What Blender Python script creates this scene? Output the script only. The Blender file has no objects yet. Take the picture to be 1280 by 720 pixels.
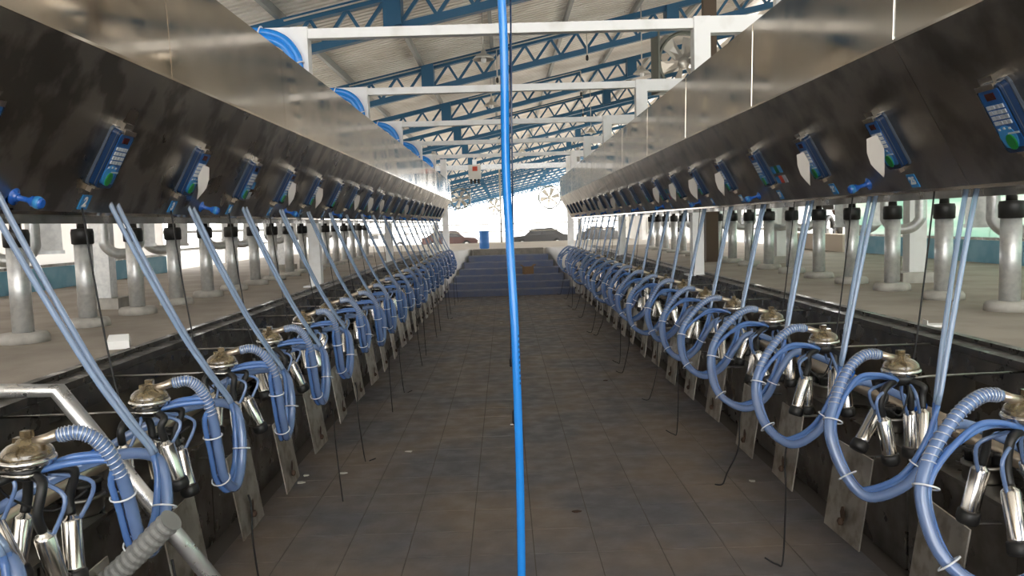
import bpy, math, random
from mathutils import Vector, Matrix
random.seed(7)
S = bpy.context.scene
COL = S.collection
EYE = 1.6                 # eye height above the pit floor
PLAT = 0.98               # cow platform height
CX = 0.1                  # centre line of the pit relative to the camera
P = 0.742                 # stall pitch

# ------------------------------------------------------------------ camera
F = 1000.0
cam = bpy.data.objects.new('camera', bpy.data.cameras.new('camera')); COL.objects.link(cam)
cam.data.sensor_width = 36; cam.data.lens = 36*F/1280
cam.data.clip_end = 500; cam.data.clip_start = 0.02
roll = 0.030
yw = Vector(((630-640)/F, (360-279)/F, -1)).normalized()
z0 = Vector((-math.sin(roll), math.cos(roll), 0))
zw = (z0 - yw*z0.dot(yw)).normalized()
xw = yw.cross(zw)
R = Matrix((xw, yw, zw))          # rows: world axes in camera coords -> camera-to-world
cam.matrix_world = Matrix.Translation((0, 0, EYE)) @ R.to_4x4()
S.camera = cam

def pix(u, vv, y):                 # where the sight line of a pixel meets depth y (used for first placement)
    d = R @ Vector(((u-640)/F, (360-vv)/F, -1)); return Vector((0, 0, EYE)) + d*(y/d.y)

# ------------------------------------------------------------------ world / light
w = bpy.data.worlds.new('overcast'); S.world = w; w.use_nodes = True
bg = w.node_tree.nodes['Background']
bg.inputs['Color'].default_value = (1.0, 0.985, 0.96, 1); bg.inputs['Strength'].default_value = 3.2
S.view_settings.view_transform = 'Standard'; S.view_settings.look = 'None'
S.view_settings.gamma = 1; S.view_settings.use_curve_mapping = False
S.view_settings.exposure = 0.95

# ------------------------------------------------------------------ materials
def mat(name, col, rough=0.5, metal=0.0, coat=0.0, trans=0.0, emit=None, n=None, bump=None, rvar=None, alpha=1):
    """n=(scale, second colour, contrast lo, hi); bump=(scale, strength); rvar=(scale, lo, hi)"""
    m = bpy.data.materials.new(name); m.use_nodes = True
    nt = m.node_tree; b = nt.nodes['Principled BSDF']
    b.inputs['Base Color'].default_value = (*col, 1); b.inputs['Roughness'].default_value = rough
    b.inputs['Metallic'].default_value = metal; b.inputs['Coat Weight'].default_value = coat
    b.inputs['Coat Roughness'].default_value = 0.08
    b.inputs['Transmission Weight'].default_value = trans
    b.inputs['Alpha'].default_value = alpha
    geo = nt.nodes.new('ShaderNodeNewGeometry')
    def noise(scale, detail=4, vec=(1, 1, 1)):
        mp = nt.nodes.new('ShaderNodeMapping'); mp.inputs['Scale'].default_value = vec
        nt.links.new(geo.outputs['Position'], mp.inputs['Vector'])
        t = nt.nodes.new('ShaderNodeTexNoise'); t.inputs['Scale'].default_value = scale
        t.inputs['Detail'].default_value = detail
        nt.links.new(mp.outputs['Vector'], t.inputs['Vector'])
        return t
    if n:
        t = noise(n[0], 5, n[4] if len(n) > 4 else (1, 1, 1))
        r = nt.nodes.new('ShaderNodeValToRGB')
        r.color_ramp.elements[0].position = n[2]; r.color_ramp.elements[1].position = n[3]
        r.color_ramp.elements[0].color = (*n[1], 1); r.color_ramp.elements[1].color = (*col, 1)
        nt.links.new(t.outputs['Fac'], r.inputs['Fac']); nt.links.new(r.outputs['Color'], b.inputs['Base Color'])
    if bump:
        t = noise(bump[0], 3, bump[2] if len(bump) > 2 else (1, 1, 1))
        k = nt.nodes.new('ShaderNodeBump'); k.inputs['Strength'].default_value = bump[1]
        k.inputs['Distance'].default_value = 0.02
        nt.links.new(t.outputs['Fac'], k.inputs['Height']); nt.links.new(k.outputs['Normal'], b.inputs['Normal'])
    if rvar:
        t = noise(rvar[0], 6, rvar[3] if len(rvar) > 3 else (1, 1, 1))
        k = nt.nodes.new('ShaderNodeMapRange')
        k.inputs['From Min'].default_value = 0.35; k.inputs['From Max'].default_value = 0.65
        k.inputs['To Min'].default_value = rvar[1]; k.inputs['To Max'].default_value = rvar[2]
        nt.links.new(t.outputs['Fac'], k.inputs['Value']); nt.links.new(k.outputs['Result'], b.inputs['Roughness'])
    if emit:
        b.inputs['Emission Color'].default_value = (*emit[0], 1); b.inputs['Emission Strength'].default_value = emit[1]
    return m
M = {}
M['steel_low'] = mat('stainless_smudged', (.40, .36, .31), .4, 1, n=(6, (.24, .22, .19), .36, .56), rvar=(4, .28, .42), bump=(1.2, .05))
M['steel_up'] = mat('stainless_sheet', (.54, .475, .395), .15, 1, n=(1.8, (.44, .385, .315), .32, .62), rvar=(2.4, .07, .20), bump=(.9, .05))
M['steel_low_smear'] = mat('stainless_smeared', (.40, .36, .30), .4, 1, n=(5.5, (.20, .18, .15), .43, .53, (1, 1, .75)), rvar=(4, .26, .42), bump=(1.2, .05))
M['steel'] = mat('polished_steel', (.72, .70, .66), .16, 1)
M['steel_dark'] = mat('dull_steel', (.30, .29, .27), .34, 1, n=(8, (.2, .19, .17), .35, .6), rvar=(6, .2, .5))
M['plate'] = mat('brushed_plate', (.62, .60, .55), .45, 1, n=(14, (.42, .38, .32), .36, .55), rvar=(9, .35, .55))
M['galv'] = mat('galvanised', (.78, .79, .79), .38, .7, n=(30, (.66, .67, .68), .35, .6), rvar=(25, .32, .45))
M['rail'] = mat('rail_steel', (.74, .74, .74), .3, .9, rvar=(20, .25, .4))
M['curb'] = mat('black_curb', (.035, .033, .03), .3, .3, n=(12, (.07, .06, .05), .35, .6), rvar=(8, .2, .5))
M['wall_dark'] = mat('dark_pit_wall', (.05, .046, .04), .35, .2, n=(5, (.09, .075, .055), .4, .6), rvar=(4, .25, .6))
M['milkline'] = mat('milk_line', (.60, .52, .42), .3, .9)
M['concrete'] = mat('platform_concrete', (.40, .355, .305), .8, n=(2.5, (.31, .27, .225), .35, .62), bump=(25, .15))
M['pad'] = mat('concrete_pad', (.52, .50, .46), .85, n=(12, (.4, .38, .35), .35, .6))
M['tile'] = mat('floor_tile', (.135, .130, .140), .5, n=(1.3, (.215, .170, .138), .38, .60), rvar=(7, .36, .62), bump=(40, .08))
M['grout'] = mat('grout', (.115, .098, .084), .85)
M['stair'] = mat('blue_stair_paint', (.16, .20, .34), .55, n=(5, (.20, .22, .31), .4, .62))
M['tread'] = mat('pale_blue_tread', (.30, .32, .40), .6, n=(7, (.22, .25, .36), .4, .6))  # treads a paler, greyer blue than the riser blocks
M['coping'] = mat('stair_coping', (.30, .27, .23), .8, n=(9, (.22, .2, .17), .35, .6))
M['white'] = mat('white_paint', (.86, .86, .86), .45, n=(6, (.76, .75, .73), .3, .5))
M['whitewall'] = mat('white_wall', (.88, .87, .84), .7, n=(3, (.82, .80, .76), .35, .6))
M['bluewall'] = mat('blue_wall_band', (.17, .40, .54), .6, n=(4, (.25, .48, .60), .4, .6))
M['tarp'] = mat('white_curtain', (.84, .82, .80), .7, trans=0, bump=(3, .4))
M['truss'] = mat('blue_truss_paint', (.008, .088, .185), .45)
M['purlin'] = mat('grey_purlin', (.30, .31, .30), .5, .4)
M['roof'] = mat('roof_sheet', (.80, .765, .71), .5, n=(1.3, (.66, .61, .54), .35, .6))
M['black'] = mat('black_rubber', (.012, .012, .012), .45)
M['cord'] = mat('black_cord', (.012, .012, .013), .6)
M['grey_rubber'] = mat('grey_rubber', (.22, .22, .21), .6)
M['tube'] = mat('blue_tube', (.14, .29, .66), .12, coat=.5, trans=.45)
M['tube'].node_tree.nodes['Principled BSDF'].inputs['IOR'].default_value = 1.4
M['milk'] = mat('clear_blue_hose', (.24, .37, .66), .10, coat=.6, trans=.5)
M['drop'] = mat('clear_tube', (.44, .58, .80), .10, coat=.5, trans=.6)
M['coil'] = mat('spring_wire', (.62, .68, .78), .25, .6)
M['amber'] = mat('smoked_bowl', (.36, .28, .16), .06, coat=1, trans=.5, n=(38, (.12, .085, .045), .38, .60))
M['tie'] = mat('white_tie', (.75, .78, .82), .4)
M['hose_blue'] = mat('air_hose_blue', (.018, .25, .78), .22, coat=.5)
M['blue_plastic'] = mat('blue_plastic', (.02, .13, .55), .25, coat=.5)
M['panel_blue'] = mat('keypad_blue', (.012, .10, .32), .3, coat=.4)
M['panel_light'] = mat('keypad_light_blue', (.04, .27, .62), .3, coat=.4)
M['housing'] = mat('housing_dark_blue', (.007, .029, .085), .25, coat=.5)
M['clear'] = mat('clear_cover', (.07, .09, .12), .12, coat=.5)
M['display'] = mat('display_red', (.06, .008, .008), .2, coat=.4)
M['key'] = mat('key_white', (.5, .54, .58), .4)
M['green'] = mat('button_green', (.015, .2, .04), .3)
M['film'] = mat('protective_film', (.62, .58, .52), .55)
M['paper'] = mat('paper_white', (.8, .8, .78), .6)
M['red'] = mat('print_red', (.6, .07, .03), .5)
M['brown'] = mat('brown_column', (.10, .065, .04), .6)
M['cardboard'] = mat('cardboard', (.30, .19, .10), .8)
M['barrel'] = mat('barrel_blue', (.05, .20, .55), .4)
M['fan_grey'] = mat('fan_housing', (.14, .15, .13), .45, .5)
M['fan_light'] = mat('fan_blade', (.5, .48, .44), .35, .7)
M['lamp'] = mat('lamp_shade', (.55, .53, .48), .4, .5)
M['yard'] = mat('yard_ground', (.80, .76, .70), .9, n=(.6, (.70, .65, .58), .35, .65))
M['beige'] = mat('beige_wall', (.62, .53, .43), .8)
M['teal'] = mat('teal_sheet', (.50, .68, .60), .35, n=(2.0, (.74, .80, .74), .4, .6, (1, .25, 3)), bump=(2, .5))
M['glass'] = mat('dark_glass', (.02, .022, .025), .1, coat=.5)
M['car_red'] = mat('car_paint_red', (.05, .012, .008), .4, coat=.3)
M['car_dark'] = mat('car_paint_dark', (.012, .012, .013), .4, coat=.3)
M['car_white'] = mat('car_paint_white', (.7, .7, .68), .3, coat=.8)
M['litter'] = mat('litter', (.7, .68, .62), .8)
M['rust'] = mat('rust_mark', (.07, .04, .025), .8)

for k_ in ('teal', 'tarp'):             # thin sheeting lets daylight through
    nt = M[k_].node_tree; b = nt.nodes['Principled BSDF']; tr = nt.nodes.new('ShaderNodeBsdfTranslucent'); mx = nt.nodes.new('ShaderNodeMixShader')
    lk = [l for l in nt.links if l.to_socket == b.inputs['Base Color']]
    if lk: nt.links.new(lk[0].from_socket, tr.inputs['Color'])
    else: tr.inputs['Color'].default_value = b.inputs['Base Color'].default_value
    mx.inputs['Fac'].default_value = .62
    nt.links.new(b.outputs[0], mx.inputs[1]); nt.links.new(tr.outputs[0], mx.inputs[2])
    nt.links.new(mx.outputs[0], nt.nodes['Material Output'].inputs['Surface'])

# ------------------------------------------------------------------ mesh helpers
class MB:
    def __init__(s): s.v = []; s.f = []; s.sm = []
    def quad_block(s, pts):                      # 8 corners, bottom ring 4 then top ring 4
        o = len(s.v); s.v += [tuple(p) for p in pts]
        for q in ((3, 2, 1, 0), (4, 5, 6, 7), (0, 1, 5, 4), (1, 2, 6, 5), (2, 3, 7, 6), (3, 0, 4, 7)):
            s.f.append(tuple(o+i for i in q)); s.sm.append(False)
        return s
    def box(s, x0, x1, y0, y1, z0, z1):
        return s.quad_block([(x0, y0, z0), (x1, y0, z0), (x1, y1, z0), (x0, y1, z0), (x0, y0, z1), (x1, y0, z1), (x1, y1, z1), (x0, y1, z1)])
    def bar(s, a, b, wd, ht, up=(0, 0, 1)):      # rectangular bar from a to b
        a = Vector(a); b = Vector(b); d = (b-a).normalized(); u = Vector(up)
        x = d.cross(u)
        if x.length < 1e-4: x = d.cross(Vector((1, 0, 0)))
        x.normalize(); y = x.cross(d)
        x *= wd/2; y *= ht/2
        return s.quad_block([a-x-y, a+x-y, a+x+y, a-x+y, b-x-y, b+x-y, b+x+y, b-x+y])
    def tube(s, pts, r, seg=8, cap=True, smooth=True):
        pts = [Vector(p) for p in pts]; n = len(pts); rr = r if isinstance(r, (list, tuple)) else [r]*n
        o = len(s.v); nrm = None
        for i, p in enumerate(pts):
            t = (pts[min(i+1, n-1)]-pts[max(i-1, 0)]).normalized()
            if nrm is None:
                nrm = t.cross(Vector((0, 0, 1)))
                if nrm.length < 1e-3: nrm = t.cross(Vector((1, 0, 0)))
            nrm = (nrm - t*nrm.dot(t)).normalized(); bn = t.cross(nrm)
            for k in range(seg):
                a = 2*math.pi*k/seg
                s.v.append(tuple(p + (nrm*math.cos(a)+bn*math.sin(a))*rr[i]))
        for i in range(n-1):
            for k in range(seg):
                s.f.append((o+i*seg+k, o+i*seg+(k+1) % seg, o+(i+1)*seg+(k+1) % seg, o+(i+1)*seg+k)); s.sm.append(smooth)
        if cap:
            s.f.append(tuple(o+k for k in reversed(range(seg)))); s.sm.append(False)
            s.f.append(tuple(o+(n-1)*seg+k for k in range(seg))); s.sm.append(False)
        return s
    def lathe(s, prof, seg=16, c=(0, 0, 0), axis=(0, 0, 1), smooth=True):   # prof: (r, h)
        ax = Vector(axis).normalized(); x = ax.cross(Vector((0, 1, 0)))
        if x.length < 1e-3: x = Vector((1, 0, 0))
        x.normalize(); y = ax.cross(x); c = Vector(c); o = len(s.v); n = len(prof)
        for r, h in prof:
            for k in range(seg):
                a = 2*math.pi*k/seg
                s.v.append(tuple(c + ax*h + (x*math.cos(a)+y*math.sin(a))*max(r, 1e-4)))
        for i in range(n-1):
            for k in range(seg):
                s.f.append((o+i*seg+k, o+i*seg+(k+1) % seg, o+(i+1)*seg+(k+1) % seg, o+(i+1)*seg+k)); s.sm.append(smooth)
        s.f.append(tuple(o+k for k in reversed(range(seg)))); s.sm.append(False)
        s.f.append(tuple(o+(n-1)*seg+k for k in range(seg))); s.sm.append(False)
        return s
    def prism(s, poly, y0, y1, axis='y'):        # polygon in xz extruded along y (or yz along x, or xy along z)
        o = len(s.v); n = len(poly)
        for yy in (y0, y1):
            for a, b in poly:
                s.v.append((a, yy, b) if axis == 'y' else ((yy, a, b) if axis == 'x' else (a, b, yy)))
        for i in range(n):
            j = (i+1) % n; s.f.append((o+i, o+j, o+n+j, o+n+i)); s.sm.append(False)
        s.f.append(tuple(o+i for i in reversed(range(n)))); s.sm.append(False)
        s.f.append(tuple(o+n+i for i in range(n))); s.sm.append(False)
        return s
    def mesh(s, name, m):
        me = bpy.data.meshes.new(name); me.from_pydata(s.v, [], s.f)
        me.polygons.foreach_set('use_smooth', s.sm); me.materials.append(m)
        import bmesh
        b = bmesh.new(); b.from_mesh(me); bmesh.ops.recalc_face_normals(b, faces=b.faces); b.to_mesh(me); b.free()
        me.update(); return me
    def build(s, name, m, parent=None, loc=None):
        return link(name, s.mesh(name, m), parent, loc)
def ring(r, w_, c, axis, n=14):
    ax = Vector(axis).normalized(); x = ax.cross(Vector((0, 1, 0)))
    if x.length < 1e-3: x = Vector((1, 0, 0))
    x.normalize(); y = ax.cross(x); c = Vector(c)
    return MB().tube([c+(x*math.cos(a)+y*math.sin(a))*r for a in [2*math.pi*i/n for i in range(n+1)]], w_, 5, False)
def link(name, me, parent=None, loc=None, mtx=None):
    o = bpy.data.objects.new(name, me); COL.objects.link(o)
    if parent is not None: o.parent = parent
    if loc is not None: o.location = loc
    if mtx is not None: o.matrix_local = mtx
    return o
def smooth_path(pts, n=6):
    p = [Vector(q) for q in pts]; out = []
    for i in range(len(p)-1):
        a = p[max(i-1, 0)]; b = p[i]; c = p[i+1]; d = p[min(i+2, len(p)-1)]
        for k in range(n):
            t = k/n
            out.append(.5*((2*b)+(c-a)*t+(2*a-5*b+4*c-d)*t*t+(3*b-a-3*c+d)*t**3))
    out.append(p[-1]); return out
def empty(name, loc, rz=0.0, mtx=None):
    o = bpy.data.objects.new(name, None); COL.objects.link(o); o.empty_display_size = .1
    if mtx is not None: o.matrix_world = mtx
    else: o.location = loc; o.rotation_euler = (0, 0, rz)
    return o
def tag(o, label, cat, group=None, kind=None):
    o['label'] = label; o['category'] = cat
    if group: o['group'] = group
    if kind: o['kind'] = kind
    return o
def struct(o, label=None, cat=None):
    o['kind'] = 'structure'
    if label: o['label'] = label; o['category'] = cat
    return o
ORD = ['first', 'second', 'third', 'fourth', 'fifth', 'sixth', 'seventh', 'eighth', 'ninth', 'tenth', 'eleventh', 'twelfth', 'thirteenth',
       'fourteenth', 'fifteenth', 'sixteenth', 'seventeenth', 'eighteenth', 'nineteenth', 'twentieth', 'twenty-first', 'twenty-second', 'twenty-third', 'twenty-fourth', 'twenty-fifth']
SHORT = ORD
SIDES = (('left', -1), ('right', 1))
NST = 21
Y0 = {-1: 2.12, 1: 2.265}        # first claw on each side

# ================================================================== SETTING
# pit floor with laid tiles
TP = .31
fl = struct(MB().box(CX-1.98, CX+1.98, -1.5, 19.6, -.12, -.003).build('floor', M['grout']), 'dark blue grey tiled floor of the milking pit', 'floor')
tm = MB().quad_block([(-TP/2+.002, -TP/2+.002, -.01), (TP/2-.003, -TP/2+.003, -.01), (TP/2-.003, TP/2-.003, -.01), (-TP/2+.003, TP/2-.003, -.01),
                      (-TP/2+.0028, -TP/2+.0028, 0), (TP/2-.0028, -TP/2+.0028, 0), (TP/2-.0028, TP/2-.0028, 0), (-TP/2+.0028, TP/2-.0028, 0)]).mesh('tile', M['tile'])
ncol = 10; rest = MB(); cnt = 0
for j in range(-2, 60):
    yy = 1.9 + TP*(j+.5)
    if yy > 17.6: break
    for i in range(ncol):
        xx = CX + (i-ncol/2+.5)*TP
        dz = random.uniform(-.0006, .0006)
        if 0 <= j < 30:
            link('tile', tm, fl, (xx, yy, dz))
        else:
            rest.box(xx-TP/2+.002, xx+TP/2-.002, yy-TP/2+.002, yy+TP/2-.002, -.01, dz)
o = rest.build('distant_tiles', M['tile'], fl); o['kind'] = 'stuff'

# platforms, pit walls, curbs, yard
for nm, s in SIDES:
    x_in = CX + s*2.05; x_out = CX + s*45
    a, b = sorted((x_in, CX+s*5.6))
    struct(MB().box(a, b, -5, 19.7, .0, PLAT).build('floor_%s_platform' % nm, M['concrete']), 'beige concrete cow platform along the %s side of the pit' % nm, 'platform')
    a, b = sorted((CX+s*5.6, x_out))
    struct(MB().box(a, b, -5, 19.7, .0, PLAT-.02).build('floor_%s_yard' % nm, M['yard']), 'pale bright yard ground beyond the %s platform' % nm, 'ground')
    a, b = sorted((CX+s*1.97, x_in))
    struct(MB().box(a, b, -1.5, 17.6, 0, PLAT-.06).build('wall_%s_pit' % nm, M['wall_dark']), 'dark %s wall of the milking pit under the curb' % nm, 'wall')
    cb = MB(); x1 = CX+s*1.93; x2 = CX+s*2.07
    cb.box(*sorted((x1, x2)), -1.5, 19.5, PLAT-.09, PLAT+.012)
    cb.box(*sorted((CX+s*2.03, CX+s*2.075)), -1.5, 19.5, PLAT, PLAT+.03)
    cb.box(*sorted((CX+s*1.92, CX+s*1.945)), -1.5, 19.5, PLAT-.12, PLAT-.02)
    struct(cb.build('trim_%s_curb' % nm, M['curb']), 'black steel curb edging the %s cow platform' % nm, 'curb')
struct(MB().box(-45, 45, 19.7, 27, 0, PLAT-.02).build('floor_far_landing', M['yard']), 'pale concrete apron at the top of the far stairs', 'ground')
struct(MB().box(-60, 60, 27, 160, -.7, -.25).build('floor_far_yard', M['yard']), 'bright lower yard beyond the far apron', 'ground')
struct(MB().box(CX-2.05, CX+2.05, -5, -1.5, 0, PLAT).build('floor_near_landing', M['concrete']), 'concrete landing at the near end of the pit', 'platform')

# stairs at the far end, narrowing upward, and the white funnel walls beside them
st = empty('stairs', (CX-.02, 17.6, 0)); struct(st, 'blue painted stairs narrowing up out of the far end of the pit', 'stairs')
NS = 7; RISE = PLAT/NS
for i in range(NS):
    hw = 1.45 - .1*i; y = .3*i
    MB().box(-hw, hw, y, 2.2, RISE*i, RISE*(i+1)-.02).build('riser_block', M['coping'] if i == NS-1 else M['stair'], st)
    MB().box(-hw-.004, hw+.004, y-.018, y+.32, RISE*(i+1)-.02, RISE*(i+1)).build('tread', M['coping'] if i == NS-1 else M['tread'], st)
for nm, s in SIDES:
    p = [(CX+s*1.50, 17.6), (CX+s*.9, 19.72), (CX+s*2.05, 19.72), (CX+s*2.05, 17.6)]
    struct(MB().prism(p, 0, PLAT+.002, 'z').build('wall_%s_stair' % nm, M['whitewall']), 'white wall beside the far stairs on the %s' % nm, 'wall')

# side walls: blue band with curtain / teal sheets above
for nm, s, up, ulab in (('left', -1, 'tarp', 'white curtain'), ('right', 1, 'teal', 'pale teal sheeting')):
    x = CX+s*5.45; a, b = sorted((x, x+s*.12))
    struct(MB().box(a, b, -5, 12.7, PLAT-.02, PLAT+.26).build('wall_%s_blue_band' % nm, M['bluewall']), 'low blue painted wall at the back of the %s platform' % nm, 'wall')
    wroot = struct(empty('wall_%s_sheeting' % nm, (x, 0, PLAT+.26)), 'wall of %s above the low blue wall on the %s' % (ulab, nm), 'wall')
    n = 10
    for i in range(n):
        y0 = -5+i*1.77; a2, b2 = sorted((s*.02, s*.05))
        MB().box(a2, b2, y0, y0+1.75, 0, 1.3).build('panel', M[up], wroot)
        MB().box(a2, b2, y0, y0+1.75, 1.31, 4.55 if s > 0 else 2.2).build('upper_panel', M['whitewall'], wroot)
    MB().bar((s*.01, -5, .02), (s*.01, 12.7, .02), .03, .03).build('drain_rail', M['steel_dark'], wroot)
struct(MB().box(CX+5.3, CX+5.5, 12.75, 15.8, PLAT-.02, PLAT+.28).build('wall_right_low', M['beige']), 'low beige wall end behind the right platform', 'wall')

for nm, s, zb in (('left', -1, 2.55), ('right', 1, 3.1)):
    x = CX+s*6.6; cl = struct(empty('wall_%s_cladding' % nm, (x, 12.8, zb)), 'high corrugated cladding under the roof edge beyond the %s platform' % nm, 'wall')
    for i in range(12):
        MB().box(*sorted((0, s*.04)), 4*i, 4*i+3.98, 0, EYE+3.2+.215*x+.55-zb).build('panel', M['roof'], cl)
    for i in range(9): MB().box(*sorted((s*.05, s*.2)), 6*i-.08, 6*i+.08, PLAT-.02-zb, EYE+3.2+.215*x+.5-zb).build('post', M['white'], cl)

# ------------------------------------------------------------------ roof
SL = .215
def roofz(x, off=0): return EYE + 3.2 + SL*x + off      # underside of the bottom chord
XL, XR, RY0, RY1 = -8.2, 9.0, -4.5, 108
v = []; f = []
per = .17; ny = int((RY1-RY0)/per)
ylist = []
for i in range(ny):
    for fr, h in ((0, 0), (.58, 0), (.66, .075), (.92, .075)):
        ylist.append((RY0+(i+fr)*per, h))
xs = [XL, -2.5, 3, XR]
me = bpy.data.meshes.new('ceiling')
for y, h in ylist:
    for x in xs: v.append((x, y, roofz(x, .74)+h))
nx = len(xs)
for i in range(len(ylist)-1):
    for k in range(nx-1):
        f.append((i*nx+k, i*nx+k+1, (i+1)*nx+k+1, (i+1)*nx+k))
me.from_pydata(v, [], f); me.materials.append(M['roof'])
ceil = struct(link('ceiling', me), 'sloping corrugated sheet roof over the parlour', 'roof')
x = XL+.3
while x < XR:
    MB().box(x-.035, x+.035, RY0, RY1, roofz(x, .60), roofz(x, .735)).build('purlin', M['purlin'], ceil)
    x += 1.55
# trusses
TX0, TX1 = -6.6, 8.6
chord_b = MB().bar((TX0, 0, roofz(TX0, .06)), (TX1, 0, roofz(TX1, .06)), .14, .12).mesh('bottom_chord', M['truss'])
chord_t = MB().bar((TX0, 0, roofz(TX0, .54)), (TX1, 0, roofz(TX1, .54)), .14, .12).mesh('top_chord', M['truss'])
WP = .56
web_d = MB().bar((0, 0, .10), (WP*.62, 0, .50+SL*WP*.62), .06, .055).mesh('diagonal', M['truss'])
web_v = MB().bar((WP*.62, 0, .50+SL*WP*.62), (WP, 0, .10+SL*WP), .06, .05).mesh('web_strut', M['truss'])
TY = [1.2, 6.7] + [12.2+5.5*k for k in range(18)]
for k, y in enumerate(TY):
    t = empty('roof_truss', (0, y, 0))
    tag(t, 'blue steel lattice roof truss, %s from the camera' % ORD[k], 'truss', 'blue roof trusses')
    link('bottom_chord', chord_b, t); link('top_chord', chord_t, t)
    x = TX0+.1
    far = MB()
    while x < TX1-WP:
        if k < 9:
            link('diagonal', web_d, t, (x, 0, roofz(x))); link('web_strut', web_v, t, (x, 0, roofz(x)))
        else:
            z = roofz(x)
            far.bar((x, 0, z+.10), (x+WP*.62, 0, z+.50+SL*WP*.62), .06, .055); far.bar((x+WP*.62, 0, z+.50+SL*WP*.62), (x+WP, 0, z+.10+SL*WP), .06, .05)
        x += WP
    if far.v: far.build('lattice_web', M['truss'], t)['kind'] = 'stuff'
    for x in (-1.55, 3.75):
        MB().prism([(x-.13, roofz(x-.13, .06)), (x+.13, roofz(x+.13, .06)), (x+.13, roofz(x+.13, .56)), (x-.13, roofz(x-.13, .56))], -.2, .2).build('splice_box', M['truss'], t)
# conduits dropping from the trusses
for i, (x, k) in enumerate(((.05, 2), (1.9, 3), (2.3, 4), (-.05, 3), (2.9, 5))):
    y = TY[k]-.12; c = empty('conduit', (x, y, roofz(x, .5)))
    tag(c, 'thin pale conduit with a dropper on the %s roof truss%s' % (ORD[k], ' beside the hanging hose' if x < .5 else ''), 'conduit', 'roof conduits')
    MB().tube([(-3.2, 0, SL*-3.2+.04), (0, 0, .04)], .014, 6).build('run', M['lamp'], c)
    MB().tube([(0, 0, .04), (0, 0, -.55)], .014, 6).build('dropper', M['lamp'], c)
    MB().lathe([(.02, 0), (.03, -.03), (.03, -.1), (.012, -.12)], 8, (0, 0, -.55)).build('socket', M['black'], c)
# pendant lamps
dome = MB().lathe([(.03, .16), (.05, .10), (.13, .06), (.19, 0), (.185, -.005), (.12, .045), (.0, .05)], 16).mesh('shade', M['lamp'])
bulb = MB().lathe([(.03, .03), (.05, 0), (.04, -.05), (.005, -.07)], 10).mesh('bulb', M['paper'])
for i, (u, vv, y) in enumerate(((611, 74, 13.8), (619, 132, 19.3), (805, 92, 17.2), (741, 166, 28.), (655, 190, 36))):
    x = (u-630)/F*y; zl = pix(u, vv, y).z; c = empty('pendant_lamp', (x, y, zl))
    tag(c, 'small domed pendant lamp under the roof, %s from the camera' % ORD[i], 'lamp', 'pendant lamps')
    link('shade', dome, c); MB().tube([(0, 0, .15), (0, 0, roofz(x, .70)-zl)], .012, 6).build('rod', M['lamp'], c); link('bulb', bulb, c)
# fans
def fan(x, y, z, sz, rz, lab):
    c = empty('box_fan', (x, y, z), rz); h = sz/2; d = sz*.28
    tag(c, lab, 'fan', 'big box fans')
    m = MB(); t = .04
    m.box(-h, h, -d/2, d/2, -h, -h+t).box(-h, h, -d/2, d/2, h-t, h).box(-h, -h+t, -d/2, d/2, -h, h).box(h-t, h, -d/2, d/2, -h, h)
    m.build('housing', M['fan_grey'], c)
    m = MB(); m.tube([(math.cos(a)*h*.93, -d*.3, math.sin(a)*h*.93) for a in [2*math.pi*i/32 for i in range(33)]], .03*sz, 6, False)
    m.build('guard_ring', M['fan_grey'], c)
    MB().lathe([(.1*sz, -.06), (.1*sz, .06), (.02, .08)], 12, (0, 0, 0), (0, -1, 0)).build('hub', M['fan_light'], c)
    for i in range(6):
        a = math.pi/3*i+.2; e1 = Vector((math.cos(a), 0, math.sin(a))); e2 = Vector((-math.sin(a), 0, math.cos(a)))
        pr = []
        for r, wd in ((.1*sz, .05*sz), (.42*sz, .10*sz)):
            for q, yy in ((-wd, -.05*sz), (wd, .05*sz)): pr.append(e1*r+e2*q+Vector((0, yy, 0)))
        th = Vector((0, .012, 0)); q = [pr[0], pr[1], pr[3], pr[2]]
        MB().quad_block([k-th for k in q]+[k+th for k in q]).build('blade', M['fan_light'], c)
    for s in (-1, 1): MB().tube([(s*h*.8, 0, h), (s*h*.8, 0, roofz(x)-z)], .015, 6).build('hanger', M['fan_grey'], c)
fan(4.05, 17.95, EYE+3.4, 1.35, .25, 'large box fan hung behind the right console above its nearest frames')
fan(-.9, 83.7, EYE+1.75, 1.7, 0, 'far box fan hanging left of the hanging blue hose')
fan(4.2, 72.7, EYE+2.2, 2.1, 0, 'far box fan hanging beside the end of the right console')
fan(-3.3, 61.7, EYE+1.95, 1.6, 0, 'far box fan hanging beside the end of the left console')

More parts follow.
